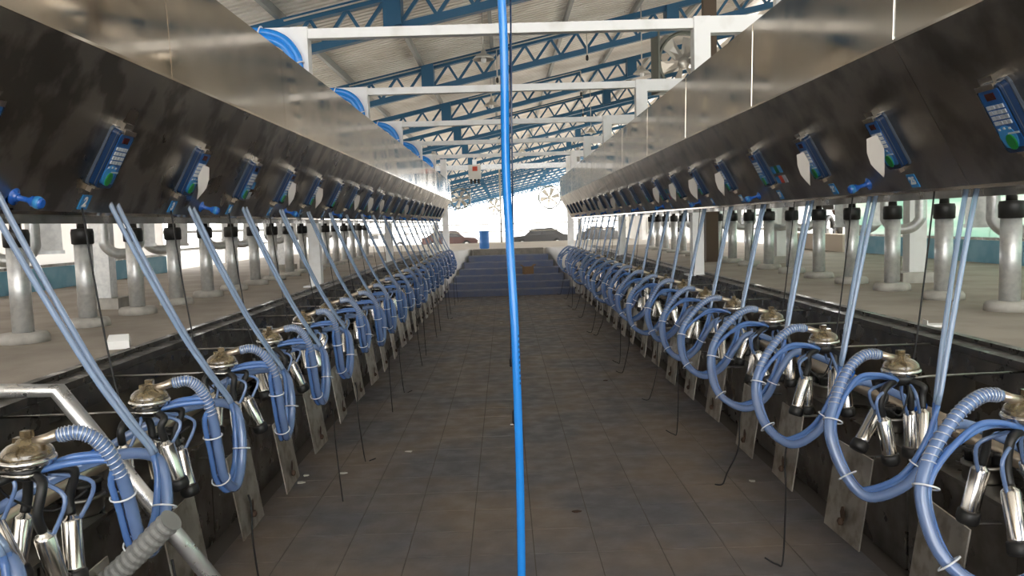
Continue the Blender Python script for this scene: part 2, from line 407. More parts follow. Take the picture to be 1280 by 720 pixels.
# ------------------------------------------------------------------ white portal frames across the pit
FY = [3.3, 6.02, 8.6, 11.4, 14.1, 16.85]
for k, y in enumerate(FY):
    fr = empty('portal_frame', (CX-.08, y, 0)); zt = EYE+1.42
    tag(fr, 'white steel crossbar frame over the pit, %s from the camera' % ORD[k], 'frame', 'white frames across the pit')
    MB().box(-1.42, 1.42, -.04, .04, zt-.035, zt+.035).build('crossbar', M['white'], fr)
    for nm, s in SIDES:
        MB().box(*sorted((s*1.41, s*1.53)), -.06, .06, EYE+.62, zt+.045).build('upright', M['white'], fr)
        MB().box(*sorted((s*1.53, s*2.2)), -.05, .05, zt-.075, zt+.045).build('outrigger', M['white'], fr)
        zb = PLAT if k in (2, 4) else EYE+.62
        MB().box(*sorted((s*1.99, s*2.11)), -.06, .06, zb+.0, zt-.07).build('column', M['white'], fr)
        if k in (2, 4): MB().box(*sorted((s*1.93, s*2.17)), -.11, .11, PLAT, PLAT+.015).build('base_plate', M['galv'], fr)
        MB().box(*sorted((s*1.5, s*2.0)), -.03, .03, EYE+.62, EYE+.70).build('tie_bar', M['white'], fr)
    hose = empty('supply_hose', (CX-.08, y, zt))
    tag(hose, 'bright blue supply hose bent over the left end of the %s white frame' % ORD[k], 'hose', 'blue supply hoses on the frames')
    for q in range(2):
        pts = smooth_path([(-2.15, -.095, .01-.045*q), (-1.78, -.095, .01-.045*q), (-1.60-.02*q, -.095, -.03-.04*q), (-1.50-.035*q, -.095, -.13-.02*q), (-1.465-.045*q, -.095, -.28), (-1.46-.045*q, -.095, -.75)])
        MB().tube(pts, .03, 10).build('hose_line', M['hose_blue'], hose)
    for pt in ((-1.74, -.095, -.015), (-1.49, -.095, -.24)):
        ring(.06, .006, pt, (1, 0, -.2 if pt[0] < -1.7 else -2)).build('cable_tie', M['tie'], hose)
# end frame with a switch box
e = empty('end_gantry', (CX, 19.6, PLAT)); tag(e, 'pale steel gantry across the far end above the stairs', 'frame')
MB().box(-1.9, 1.9, -.05, .05, 1.93, 2.05).build('beam', M['galv'], e)
for s in (-1, 1):
    MB().box(*sorted((s*1.45, s*1.6)), -.06, .06, 0, 2.2).build('upright', M['white'], e)
    MB().tube([(s*1.75, 0, 0), (s*1.75, 0, 2.4)], .05, 10).build('pipe', M['galv'], e)
b = empty('switch_box', (CX-.77, 19.5, 2.85)); tag(b, 'small switch box with a red square hung from the far gantry', 'switch box')
MB().box(-.15, .15, -.09, .03, -.17, .17).build('body', M['lamp'], b)
MB().box(-.05, .07, -.1, -.085, .02, .13).build('red_label', M['red'], b)
for i in range(3): MB().lathe([(.03, 0), (.03, -.1), (.02, -.11)], 8, (-.09+.09*i, -.03, -.17)).build('cable_gland', M['black'], b)
MB().box(-.05, .05, -.03, .03, .17, .3).build('hanger', M['galv'], b)

# ================================================================== CONSOLES over the pit edge
BOT = (1.545, EYE+.075); RID = (1.275, EYE+.57); TOPP = (1.285, EYE+1.01)
SLN = math.hypot(BOT[0]-RID[0], RID[1]-BOT[1])
EA = (BOT[0]-RID[0])/SLN; EB = (RID[1]-BOT[1])/SLN        # inward / up components along the slope
CON0, CON1 = -1.2, 18.9; CC = .055
for nm, s in SIDES:
    con = empty('service_console', (CC, 0, 0))
    tag(con, 'long stainless steel console of angled sheets carrying the keypads over the %s clusters' % nm, 'console', 'stainless consoles')
    def band(p, q, y0, y1, th=.004):
        (x1, z1), (x2, z2) = p, q
        d = Vector((x2-x1, z2-z1)).normalized(); nx, nz = -d.y*th, d.x*th
        poly = [(s*x1, z1), (s*x2, z2), (s*(x2-nx), z2-nz), (s*(x1-nx), z1-nz)]
        return MB().prism(poly, y0, y1)
    first = {1: 2.74-1.553*3, -1: 3.05-1.553*3}[s]
    y = first
    while y < CON1-.2:
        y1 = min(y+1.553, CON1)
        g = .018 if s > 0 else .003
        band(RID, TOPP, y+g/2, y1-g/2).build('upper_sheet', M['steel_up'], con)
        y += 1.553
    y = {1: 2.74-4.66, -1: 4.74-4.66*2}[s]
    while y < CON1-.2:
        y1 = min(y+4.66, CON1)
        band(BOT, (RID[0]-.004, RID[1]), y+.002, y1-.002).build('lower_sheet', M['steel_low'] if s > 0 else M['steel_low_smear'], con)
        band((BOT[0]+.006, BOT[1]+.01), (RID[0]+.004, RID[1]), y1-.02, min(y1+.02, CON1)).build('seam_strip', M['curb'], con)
        y += 4.66
    x1, x2 = sorted((s*(BOT[0]-.004), s*(BOT[0]+.10)))
    MB().box(x1, x2, CON0, CON1, BOT[1]-.004, BOT[1]+.014).build('bottom_flange', M['steel_up'], con)
    x1, x2 = sorted((s*(BOT[0]+.10), s*(BOT[0]+.104)))
    MB().box(x1, x2, CON0, CON1, BOT[1]-.03, BOT[1]+.05).build('back_lip', M['steel_dark'], con)
    x1, x2 = sorted((s*TOPP[0], s*(TOPP[0]+.05)))
    MB().box(x1, x2, CON0, CON1, TOPP[1]-.004, TOPP[1]).build('top_flange', M['steel_up'], con)
    x1, x2 = sorted((s*(RID[0]-.006), s*(RID[0]+.004)))
    MB().box(x1, x2, CON0, CON1, RID[1]-.004, RID[1]+.006).build('ridge_fold', M['steel_up'], con)

def console_frame(s, y, sl, nrm=0.0):
    """matrix with x = viewer right, y = up the slope, z = out of the sheet"""
    e1 = Vector((0, -s, 0)); e2 = Vector((-s*EA, 0, EB)); e3 = e1.cross(e2)
    p = Vector((CC+s*BOT[0], y, BOT[1])) + e2*sl + e3*nrm
    m = Matrix((e1, e2, e3)).transposed().to_4x4(); m.translation = p
    return m
# keypad meshes
KW, KH, KD = .120, .235, .042
def rrect(wd, ht, r, cx=0, cy=0, n=4):
    out = []
    for sx, sy, a0 in ((1, 1, 0), (-1, 1, 90), (-1, -1, 180), (1, -1, 270)):
        for i in range(n+1):
            a = math.radians(a0+90*i/n)
            out.append((cx+sx*(wd/2-r)+r*math.cos(a), cy+sy*(ht/2-r)+r*math.sin(a)))
    return out
KM = {}
KM['back'] = MB().prism(rrect(KW+.012, KH+.012, .02), 0, .012, 'z').mesh('back_plate', M['clear'])
KM['housing'] = MB().prism(rrect(KW, KH, .018), .012, .030, 'z').mesh('housing', M['housing'])
KM['rim'] = MB().prism(rrect(KW-.004, KH-.004, .018), .030, .034, 'z').mesh('rim', M['clear'])
KM['housing2'] = MB().prism(rrect(KW, KH, .018), .034, KD, 'z').mesh('front_shell', M['housing'])
KM['face'] = MB().prism(rrect(KW-.018, KH-.03, .012, 0, .004), KD, KD+.002, 'z').mesh('faceplate', M['panel_blue'])
KM['oval'] = MB().prism([(.036*math.cos(a)*1.15-.01, .042*math.sin(a)-.062) for a in [2*math.pi*i/18 for i in range(18)]], KD+.002, KD+.0035, 'z').mesh('button_field', M['panel_light'])
KM['display'] = MB().box(-.022, .022, .070, .094, KD+.002, KD+.004).mesh('display', M['display'])
KM['green'] = MB().prism([(.021*math.cos(a)-.002, .027*math.sin(a)-.078) for a in [2*math.pi*i/18 for i in range(18)]], KD+.003, KD+.008, 'z').mesh('start_button', M['green'])
KM['key'] = MB().box(-.0085, .0085, -.0065, .0065, KD+.002, KD+.005).mesh('key', M['key'])
KM['bracket'] = MB().box(-.035, .035, KH/2, KH/2+.028, 0, .035).box(-.045, .045, KH/2-.012, KH/2+.006, KD-.004, KD+.008).mesh('bracket', M['steel'])
KM['clip'] = MB().box(-.035, -.022, -KH/2-.03, -KH/2, 0, .02).box(-.035, .0, -KH/2-.012, -KH/2, 0, .03).mesh('bottom_clip', M['milkline'])
KM['dots'] = MB().box(-.04, -.03, -.035, -.028, KD+.003, KD+.005).box(-.014, -.004, -.033, -.026, KD+.003, KD+.005).box(.012, .022, -.035, -.028, KD+.003, KD+.005).mesh('indicator', M['key'])
def film_mesh(x0, ln, wd):
    m = MB(); n = 8
    for dx in (0, .0012):
        for i in range(n):
            t = i/(n-1); ya = .048-.105*t; L = ln*t
            q = max(0, t-.6)/.4
            za = KD+.003 + (EA*.10 if q else 0)*q
            ya -= q*.05
            m.v += [(x0+dx, ya, za), (x0+dx-.012, .052-EB*L, KD+.003+wd*min(1, .7+t)*(1-.55*q)+EA*L*.28)]
    for o_ in (0, 2*n):
        for i in range(n-1): m.f.append((o_+2*i, o_+2*i+1, o_+2*i+3, o_+2*i+2)); m.sm.append(True)
    return m.mesh('protective_film', M['film'])
KM['film1'] = film_mesh(.012, .19, .05); KM['film2'] = film_mesh(.02, .2, .045); KM['film3'] = film_mesh(.008, .2, .06); KM['film4'] = film_mesh(.0, .2, .05)
KM['strip'] = MB().box(-.004, .05, -.052, -.046, KD+.002, KD+.004).mesh('logo_line', M['key'])
films = {-1: {2: 'film1', 4: 'film2', 5: 'film1', 7: 'film2', 8: 'film1', 9: 'film2', 12: 'film1', 15: 'film2'},
         1: {1: 'film3', 2: 'film4', 4: 'film4', 5: 'film3', 6: 'film4', 7: 'film4', 11: 'film3', 13: 'film4', 16: 'film3'}}
stickers = {-1: (3, 10), 1: (3, 7, 12)}
kgrip = MB().lathe([(.020, 0), (.020, .012), (.010, .02), (.010, .055), (.020, .068), (.021, .10), (.016, .106)], 14).mesh('grip', M['blue_plastic'])
kgrip.transform(Matrix.Scale(.85, 4))
ringb = MB().lathe([(.027, 0), (.027, .006), (.013, .010), (.013, .016)], 14).mesh('collar', M['blue_plastic'])
ringc = MB().lathe([(.0182, .067), (.0198, .070), (.0198, .080), (.0182, .083)], 14).mesh('end_band', M['panel_light'])
def text_mesh(txt, size):
    cu = bpy.data.curves.new('t', 'FONT'); cu.body = txt; cu.size = size; cu.align_x = 'CENTER'; cu.align_y = 'CENTER'; cu.extrude = .0004; cu.offset = .0022
    ob = bpy.data.objects.new('t', cu); COL.objects.link(ob)
    dg = bpy.context.evaluated_depsgraph_get(); me = bpy.data.meshes.new_from_object(ob.evaluated_get(dg))
    bpy.data.objects.remove(ob); me.name = 'numeral'; me.materials.clear(); me.materials.append(M['paper']); return me
plate_me = MB().box(-.030, .030, -.028, .028, 0, .003).mesh('plate', M['panel_light'])
for nm, s in SIDES:
    for k in range(NST+1):
        yc = Y0[s] + P*k
        if yc > 18.6: break
        yk = yc + (.075 if s > 0 else -.03)
        num = (k+1) if s < 0 else 24+k
        c = empty('milking_controller', None, mtx=console_frame(s, yk, .112+KH/2) @ Matrix.Scale(.92, 4))
        lab = 'blue keypad controller on the %s console, %s from the camera' % (nm, ORD[k])
        fk = films[s].get(k)
        if fk: lab += ', with peeling film'
        elif k in stickers[s]: lab += ', beside stickers'
        tag(c, lab, 'controller', 'keypad controllers')
        for kk in ('back', 'housing', 'rim', 'housing2', 'face', 'oval', 'display', 'green', 'bracket', 'clip', 'dots', 'strip'):
            link(KM[kk].name.split('.')[0], KM[kk], c)
        for r in range(4):
            for q in range(4):
                link('key', KM['key'], c, (-.033+.022*q, .046-.0185*r, 0))
        if fk: link('protective_film', KM[fk], c)
        c = empty('number_plate', None, mtx=console_frame(s, yk, .048))
        tag(c, 'small blue plate numbered %d on the %s console, %s from the camera' % (num, nm, ORD[k]), 'number plate', 'stall number plates')
        link('plate', plate_me, c); link('numeral', text_mesh(str(num), .05 if num < 10 else .042), c, (0, 0, .0032))
        if k in stickers[s]:
            c = empty('sticker_set', None, mtx=console_frame(s, yk-s*.15, .17))
            tag(c, 'small blue stickers beside the %s keypad from the camera on the %s console' % (ORD[k], nm), 'stickers', 'sticker sets')
            cols = ['panel_light', 'green', 'panel_light', 'panel_light', 'red', 'key']
            for i in range(6):
                q, r = i % 3, i//3
                MB().box(-.025, .025, -.022, .022, .0, .002).build('sticker', M[cols[i]], c, (-.055+.055*q, .03-.062*r, 0))
        if k % 2 == 0:
            m = console_frame(s, yc-s*.30, .055)
            m = m @ Matrix.Rotation(math.radians(-12), 4, 'X')
            c = empty('spray_valve', None, mtx=m)
            tag(c, 'blue plastic knob sticking out of the %s console, %s from the camera' % (nm, ORD[k//2]), 'knob', 'blue knobs')
            link('grip', kgrip, c); link('collar', ringb, c); link('end_band', ringc, c)

# ================================================================== lower cabinets, milk line, plates, wash cups
for nm, s in SIDES:
    cab = empty('pit_cabinet', (CX, 0, 0)); tag(cab, 'low dark stainless cabinet running along the %s pit wall' % nm, 'cabinet', 'pit cabinets')
    k = -1
    while True:
        y0 = Y0[s]-P/2+P*k
        if y0 > 17.3: break
        x1, x2 = sorted((s*1.62, s*1.632))
        dx = random.uniform(-.004, .004)
        MB().box(x1+dx, x2+dx, y0+.004, min(y0+P-.004, 17.58), .03, .56).build('cover_panel', M['steel_dark'], cab)
        k += 1
    x1, x2 = sorted((s*1.60, s*1.97)); MB().box(x1, x2, -1.2, 17.58, .56, .575).build('top_shelf', M['steel_dark'], cab)
    x1, x2 = sorted((s*1.66, s*1.97)); MB().box(x1, x2, -1.2, 17.58, 0, .03).build('plinth', M['curb'], cab)
    ml = empty('milk_line', (CX+s*1.76, -1.2, .69)); tag(ml, 'round metal milk pipe along the %s pit wall behind the clusters' % nm, 'pipe', 'milk lines')
    MB().tube([(0, 0, 0), (0, 18.7, 0)], .042, 14).build('pipe', M['milkline'], ml)
    for k in range(9): MB().box(-.05, .05, .3+2.1*k, .34+2.1*k, -.115, .0).build('saddle', M['steel_dark'], ml)
# templates
plate = MB().quad_block([(0, -.17, 0), (.006, -.17, 0), (.006, .17, 0), (0, .17, 0), (-.06, -.17, .40), (-.054, -.17, .40), (-.054, .17, .40), (-.06, .17, .40)]).mesh('sheet', M['plate'])
plate_h = MB().lathe([(.018, 0), (.018, .012), (.006, .02)], 8, (0, 0, 0), (1, 0, .15)).mesh('bolt', M['rust'])
plate_m = MB().prism([(-.02, -.035), (.012, -.03), (.02, .01), (.006, .035), (-.014, .028), (-.028, 0)], 0, .0012, 'x').mesh('rust_mark', M['rust'])
plate_a = MB().bar((-.05, 0, .36), (-.26, 0, .36), .03, .006).mesh('hanger', M['steel_dark'])
cup_b = MB().lathe([(.075, 0), (.078, .01), (.078, .055), (.084, .058), (.084, .068), (.07, .07), (.02, .07)], 18).mesh('canister', M['steel_dark'])
cup_c = MB().lathe([(.030, .07), (.030, .10), (.036, .105), (.036, .118), (.026, .118), (.022, .08), (0.001, .08)], 12).mesh('rubber_cup', M['black'])
for nm, s in SIDES:
    for k in range(0 if s > 0 else -1, NST):
        y = Y0[s]+P*k; rz = 0 if s < 0 else math.pi
        c = empty('apron_plate', (CX+s*1.38, y-s*.25+random.uniform(-.03, .03), .13+random.uniform(-.02, .02)), rz+random.uniform(-.06, .06))
        tag(c, 'grey metal plate hanging low beneath the %s cluster in the %s row' % (ORD[k+1] if s < 0 else ORD[k], nm), 'metal plate', 'hanging metal plates')
        link('sheet', plate, c); link('bolt', plate_h, c, (.0, 0, .07)); link('rust_mark', plate_m, c, (-.0015, .01, .11)); link('hanger', plate_a, c)
        c = empty('wash_cup', (CX+s*1.70, y-s*.05, .575), rz)
        tag(c, 'dark wash canister on the cabinet behind the %s cluster of the %s row' % (ORD[k+1] if s < 0 else ORD[k], nm), 'canister', 'wash canisters')
        link('canister', cup_b, c)
        for ox, oy in ((.03, .03), (-.03, .03), (.03, -.03), (-.03, -.03)): link('rubber_cup', cup_c, c, (ox, oy, 0))

# ================================================================== MILKING CLUSTERS (local: x inward, y along, z up; origin at the claw)
CM = {}
CM['ring'] = MB().lathe([(.050, -.018), (.066, -.012), (.072, -.002), (.072, .006), (.062, .012)], 20).mesh('claw_base', M['steel'])
CM['body'] = MB().lathe([(.020, -.055), (.040, -.045), (.052, -.016)], 16).mesh('claw_body', M['black'])
CM['bowl'] = MB().lathe([(.066, .008), (.067, .016), (.061, .030), (.046, .043), (.028, .050), (.024, .058), (.012, .062)], 20).mesh('claw_bowl', M['amber'])
CM['cap'] = MB().box(-.010, .018, -.010, .010, .062, .080).box(-.03, -.006, -.012, .012, .045, .062).mesh('bowl_cap', M['amber'])
CM['nozzle'] = MB().tube([(.02, 0, .046), (.055, .002, .056), (.085, .004, .066)], [.015, .014, .016], 12).mesh('outlet', M['milkline'])
CM['arm'] = MB().tube([(-.52, -.03, -.03), (-.12, -.02, -.03), (-.04, 0, -.03)], .005, 6).mesh('support_arm', M['steel_dark'])
CM['hook'] = MB().tube([(-.05, -.05, -.03), (.03, -.06, -.03), (.05, -.03, -.03)], .005, 6).mesh('hook', M['steel'])
CM['shell'] = MB().lathe([(.010, .012), (.014, .0), (.022, -.006), (.0265, -.012), (.0265, -.135), (.0275, -.138), (.0275, -.15)], 16).mesh('shell', M['steel'])
CM['mouth'] = MB().lathe([(.028, -.146), (.033, -.150), (.034, -.176), (.030, -.186), (.014, -.188)], 16).mesh('mouthpiece', M['black'])
VAR = []
for vi in range(8):
    rnd = random.Random(40+vi); j = lambda a: rnd.uniform(-a, a)
    T = {}
    cups = []
    for ci, (cu_, cv_) in enumerate(((.075, -.065), (.095, .06), (-.05, .075), (-.06, -.07))):
        top = Vector((cu_+j(.02), cv_+j(.02), -.155+j(.03)))
        tilt = Vector((j(.35)+(.05 if cu_ > 0 else -.05), j(.3), 1)).normalized()
        if vi == 1 and ci == 0: tilt = Vector((-.7, -.25, 1)).normalized(); top = Vector((.07, -.03, -.15))
        st0 = Vector((cu_*.4, cv_*.4, -.035))
        k1 = Vector((cu_*.95, cv_*.95, -.05))
        tb = MB().tube(smooth_path([st0, k1, top+tilt*.055, top+tilt*.005], 5), [.0135]*15+[.0135], 8).mesh('short_milk_tube', M['black'])
        side = Vector((.018, .012, 0))
        pt = MB().tube(smooth_path([st0+Vector((0, 0, -.012)), (k1+top)*.5+side*2.4+Vector((0, 0, .02)), top+side+Vector((0, 0, -.012))], 6), .0065, 6).mesh('short_pulse_tube', M['milk'])
        rot = Vector((0, 0, 1)).rotation_difference(tilt).to_matrix().to_4x4(); rot.translation = top
        cups.append((rot, tb, pt))
    T['cups'] = cups
    a, b_, c_, d_ = j(.03), j(.03), j(.03), j(.03)
    mp = [(.085, .004, .066), (.15, .012, .068), (.235+a*.3, .035, .015), (.325+a, .075, -.10), (.36+a, .115, -.215+b_), (.335+a, .18, -.345+b_), (.25, .26+c_*.5, -.415+b_),
          (.15, .315, -.35+b_), (.075, .335, -.215), (-.02, .31, -.13), (-.2, .28, -.19), (-.335, .275, -.27)]
    if vi >= 4:                       # left row: tighter loops that come back on the pit side
        mp = [(.085, .004, .062), (.14, .015, .066), (.185+a*.3, .04, .018), (.212+a*.5, .065, -.08), (.22+a*.5, .085, -.19+b_), (.225+a*.5, .115, -.30+b_), (.23, .18, -.365+b_),
              (.235, .26, -.31+b_), (.23, .31, -.20), (.18, .35, -.10), (.02, .34, -.10), (-.2, .30, -.19), (-.335, .275, -.27)]
    path = smooth_path(mp, 6)
    T['milk'] = MB().tube(path, .0185, 10).mesh('milk_hose', M['milk'])
    # spring coil over the first stretch
    cp = []; nturn = 20; seg = path[1:19]
    for i in range(nturn*8+1):
        t = i/(nturn*8)*(len(seg)-1); q = int(min(t, len(seg)-2)); fr = t-q
        p = seg[q].lerp(seg[q+1], fr); tg = (seg[q+1]-seg[q]).normalized()
        n1 = tg.cross(Vector((0, 1, 0))).normalized(); n2 = tg.cross(n1); an = 2*math.pi*i/8
        cp.append(p+(n1*math.cos(an)+n2*math.sin(an))*.0205)
    T['coil'] = MB().tube(cp, .0022, 4, False).mesh('spring_coil', M['coil'])
    T['pulse'] = []
    for q in range(2):
        off = Vector((-.012, .012, -.022)) if q == 0 else Vector((-.026, -.012, -.010))
        pp = [Vector((.03, .03-.04*q, -.03)), Vector((.11, .035-.02*q, -.005-.012*q)), Vector((.20, .05, -.015-.012*q))]
        for i in range(3, 9):
            sgn = off.copy()
            if i >= 6: sgn = Vector((.014-.02*q, -.026+.012*q, .018)) if vi < 4 else Vector((-.022+.004*q, -.012-.012*q, .022-.026*q))
            pp.append(Vector(mp[i])+sgn)
        if vi >= 4: pp += [Vector((.19, .345-.02*q, -.09)), Vector((.13, .33-.025*q, .02)), Vector((.04, .31-.035*q, .19)), Vector((-.07, .27-.05*q, .46)), Vector((-.145, .235-.06*q, .67)), Vector((-.17, .23-.06*q, .74))]
        else: pp += [Vector((.045-.01*q, .315-.03*q, -.06)), Vector((-.01, .285-.035*q, .15)), Vector((-.085, .245-.05*q, .45)), Vector((-.145, .215-.06*q, .67)), Vector((-.17, .21-.06*q, .74))]
        sp_ = smooth_path(pp, 5); cut = 5*(len(pp)-(6 if vi >= 4 else 5))
        T['pulse'].append((MB().tube(sp_[:cut+1], .0098, 8).mesh('pulse_tube', M['tube']), MB().tube(sp_[cut:], .0096, 8).mesh('drop_tube', M['drop'])))
    T['ties'] = []
    for idx in (21, 30, 45):
        tg = (path[idx+1]-path[idx-1]).normalized(); p = path[idx]
        T['ties'].append(ring(.034, .0028, p+(Vector((-.012, 0, -.010)) if idx < 40 else Vector((0, -.01, .008))), tg).mesh('cable_tie', M['tie']))
    T['cord'] = MB().tube(smooth_path([(-.16, -.06, .70), (-.13, -.062, .40), (-.09, -.06, .08), (-.06, -.05, -.03), (-.04, -.02, -.10), (.03, .05, -.16), (.10, .10, -.12)], 5), .0035, 5).mesh('retract_cord', M['cord'])
    e1_, e2_ = j(.06), j(.05)
    T['tail'] = MB().tube(smooth_path([(.26, .25, -.42+b_), (.27, .252, -.5), (.265+e1_*.3, .25, -.66), (.28+e1_, .25+e2_, -.80-.05*vi), (.31+e1_, .26+e2_, -.86-.035*vi), (.36+e1_, .25, -.85-.03*vi)], 5), .004, 5).mesh('loose_cord', M['cord'])
    T['elbow'] = MB().lathe([(.026, -.012), (.03, -.008), (.03, .012), (.022, .03)], 12, (-.325, .275, -.262), (1, 0, .6)).mesh('inlet_elbow', M['blue_plastic'])
    VAR.append(T)
order = {-1: [2, 1, 0, 3, 2, 0, 1, 3, 0, 2, 1, 3, 0, 1, 2, 3, 0, 1, 2, 3, 0, 1], 1: [0, 2, 1, 3, 0, 2, 3, 1, 0, 2, 3, 1, 0, 2, 3, 1, 0, 2, 3, 1, 0, 2]}
for nm, s in SIDES:
    for k in range(-1 if s < 0 else 0, NST):
        T = VAR[order[s][k+1]+(4 if s < 0 else 0)]
        c = empty('milking_cluster', (CX+s*1.40, Y0[s]+P*k, 1.0+random.uniform(-.008, .008)), (0 if s < 0 else math.pi)+random.uniform(-.05, .05))
        q = k+1 if s < 0 else k
        tag(c, 'milking cluster with looped blue hoses, %s from the camera in the %s row' % (ORD[q], nm), 'milking cluster', 'milking clusters')
        link('claw_base', CM['ring'], c); link('claw_body', CM['body'], c)
        bo = link('claw_bowl', CM['bowl'], c); link('bowl_cap', CM['cap'], bo); link('outlet', CM['nozzle'], bo)
        link('support_arm', CM['arm'], c); link('hook', CM['hook'], c)
        for rot, tb, pt in T['cups']:
            cu_ = link('teat_cup', CM['shell'], c, mtx=rot)
            link('mouthpiece', CM['mouth'], cu_)
            link('short_milk_tube', tb, c); link('short_pulse_tube', pt, c)
        mh = link('milk_hose', T['milk'], c); link('spring_coil', T['coil'], mh)
        for t in T['ties']: link('cable_tie', t, mh)
        link('inlet_elbow', T['elbow'], mh)
        for t, t2 in T['pulse']: link('pulse_tube', t, c); link('drop_tube', t2, c)
        link('retract_cord', T['cord'], c)
        if (k*5+s) % 3 != 0: link('loose_cord', T['tail'], c)

# ================================================================== STALL POSTS on the platforms
post_p = MB().tube([(0, 0, .03), (0, 0, .60)], .058, 18).mesh('pipe', M['galv'])
post_c = MB().lathe([(.058, .56), (.07, .565), (.072, .64), (.066, .665), (.03, .668)], 18).mesh('rubber_cap', M['black'])
post_r = MB().tube([(0, 0, .65), (0, 0, 1.35)], .032, 12).mesh('rod', M['steel'])
post_b = MB().lathe([(.14, 0), (.138, .035), (.125, .055), (.06, .06)], 20).mesh('base', M['pad'])
div_me = MB().tube(smooth_path([(0, -.13, .55), (0, -.13, .15), (0, -.125, .06), (0, -.07, 0), (0, .0, -.015), (0, .07, 0), (0, .125, .06), (0, .13, .15), (0, .13, .57)], 5), .042, 12).mesh('loop', M['galv'])
div_t = MB().tube([(0, -.20, .56), (0, .20, .56)], .035, 10).mesh('cross_tube', M['galv'])
pan_me = MB().quad_block([(-.09, -.06, 0), (.09, -.06, 0), (.09, -.054, 0), (-.09, -.054, 0), (-.09, .06, .5), (.09, .06, .5), (.09, .066, .5), (-.09, .066, .5)]).mesh('sheet', M['galv'])
pan_l = MB().box(-.1, .1, -.07, -.045, -.01, .015).mesh('edge_fold', M['galv'])
PY = {-1: 4.74, 1: 4.83}
for nm, s in SIDES:
    rail = empty('top_rail', (CX+s*2.97, 3.2, 1.945)); tag(rail, 'long galvanised rail above the stall posts on the %s platform' % nm, 'rail', 'stall top rails')
    for dx in (0, .24): MB().tube([(s*dx, 0, .08), (s*dx, 15.6, .08)], .04, 12).build('pipe', M['galv'], rail)
    for i in range(18):
        y = PY[s]+P*(i-1)
        if y > 17.3: break
        c = empty('stall_post', (CX+s*2.97, y, PLAT)); tag(c, 'galvanised stall post with black rubber collar, %s from the camera on the %s platform' % (ORD[i], nm), 'post', 'stall posts')
        for n_, me in (('pipe', post_p), ('rubber_cap', post_c), ('rod', post_r), ('base', post_b)): link(n_, me, c)
        if i % 3 != 2:
            c = empty('stall_divider', (CX+s*3.22, y+.34, 1.465+random.uniform(-.008, .003)), random.uniform(-.2, .2)+math.pi/2-s*.5)
            tag(c, 'curved galvanised tube loop hanging behind the %s stall post on the %s' % (ORD[i], nm), 'tube loop', 'hanging tube loops')
            link('loop', div_me, c); link('cross_tube', div_t, c)
        if i % 3 != 0:
            c = empty('stall_flap', (CX+s*3.24, y+.05, 1.49+random.uniform(-.02, .02)), random.uniform(-.3, .3)-s*.3)
            tag(c, 'slanted galvanised sheet hanging behind the %s stall post on the %s' % (ORD[i], nm), 'metal flap', 'hanging metal flaps')
            link('sheet', pan_me, c); link('edge_fold', pan_l, c)
    # building columns on the platforms
    for i, y in enumerate({-1: (6.8, 12.3), 1: (7.0, 10.4)}[s]):
        x = CX+s*3.5; c = empty('column', (x, y, PLAT))
        tag(c, '%s square column on a concrete block on the %s platform, %s' % ('grey' if s < 0 else 'white', nm, 'nearer one' if i == 0 else 'farther one'), 'column', 'platform columns')
        MB().box(-.075, .075, -.06, .06, .04, roofz(x)-PLAT).build('shaft', M['galv'] if s < 0 else M['white'], c)
        MB().box(-.17, .17, -.14, .14, 0, .09).build('block', M['pad'], c)
c = empty('brown_column', (CX+2.78, 11.15, PLAT)); tag(c, 'dark brown steel column standing among the right stall posts', 'column')
MB().box(-.085, .085, -.07, .07, .012, roofz(2.9)-PLAT).build('shaft', M['brown'], c); MB().box(-.12, .12, -.11, .11, 0, .012).build('base_plate', M['brown'], c)

# ================================================================== foreground rail, sleeve, hanging hose
rl = empty('hand_rail', (-1.5, 2.7, 0)); tag(rl, 'bent grey tubular steel hand rail in the left foreground', 'hand rail')
off = Vector((-1.5, 2.7, 0))
A, B, C_ = Vector((-1.95, 2.7, 1.085)), pix(72, 488, 2.7), pix(262, 720, 2.7)
dn = C_-B; E_ = B+dn*(B.z/-dn.z)
MB().tube([A-off, B-off, E_-off], .029, 16).build('upper_rail', M['rail'], rl)
MB().tube([Vector((-1.92, 2.7, 1.085))-off, Vector((-1.92, 2.7, .0))-off], .029, 14).build('post', M['rail'], rl)
L0 = pix(22, 690, 2.7); t0 = (1.0-L0.z)/-dn.z; t1 = L0.z/-dn.z
MB().tube([L0-dn*t0-off, L0+dn*t1-off], .029, 14).build('lower_rail', M['rail'], rl)
sv = MB(); pts = []; rr = []
a0, a1 = Vector((-1.53, 2.30, .36)), pix(214, 650, 2.2)
for i in range(121):
    t = i/120; pts.append(a0.lerp(a1, t)+Vector((0, 0, -.03*math.sin(math.pi*t)))); rr.append(.034 if i % 4 < 2 else .030)
sv.tube([p-a0 for p in pts], rr, 14, True, False)
tag(sv.build('rubber_sleeve', M['grey_rubber'], None, a0), 'ribbed dark grey rubber sleeve lying across the left hand rail', 'rubber sleeve')

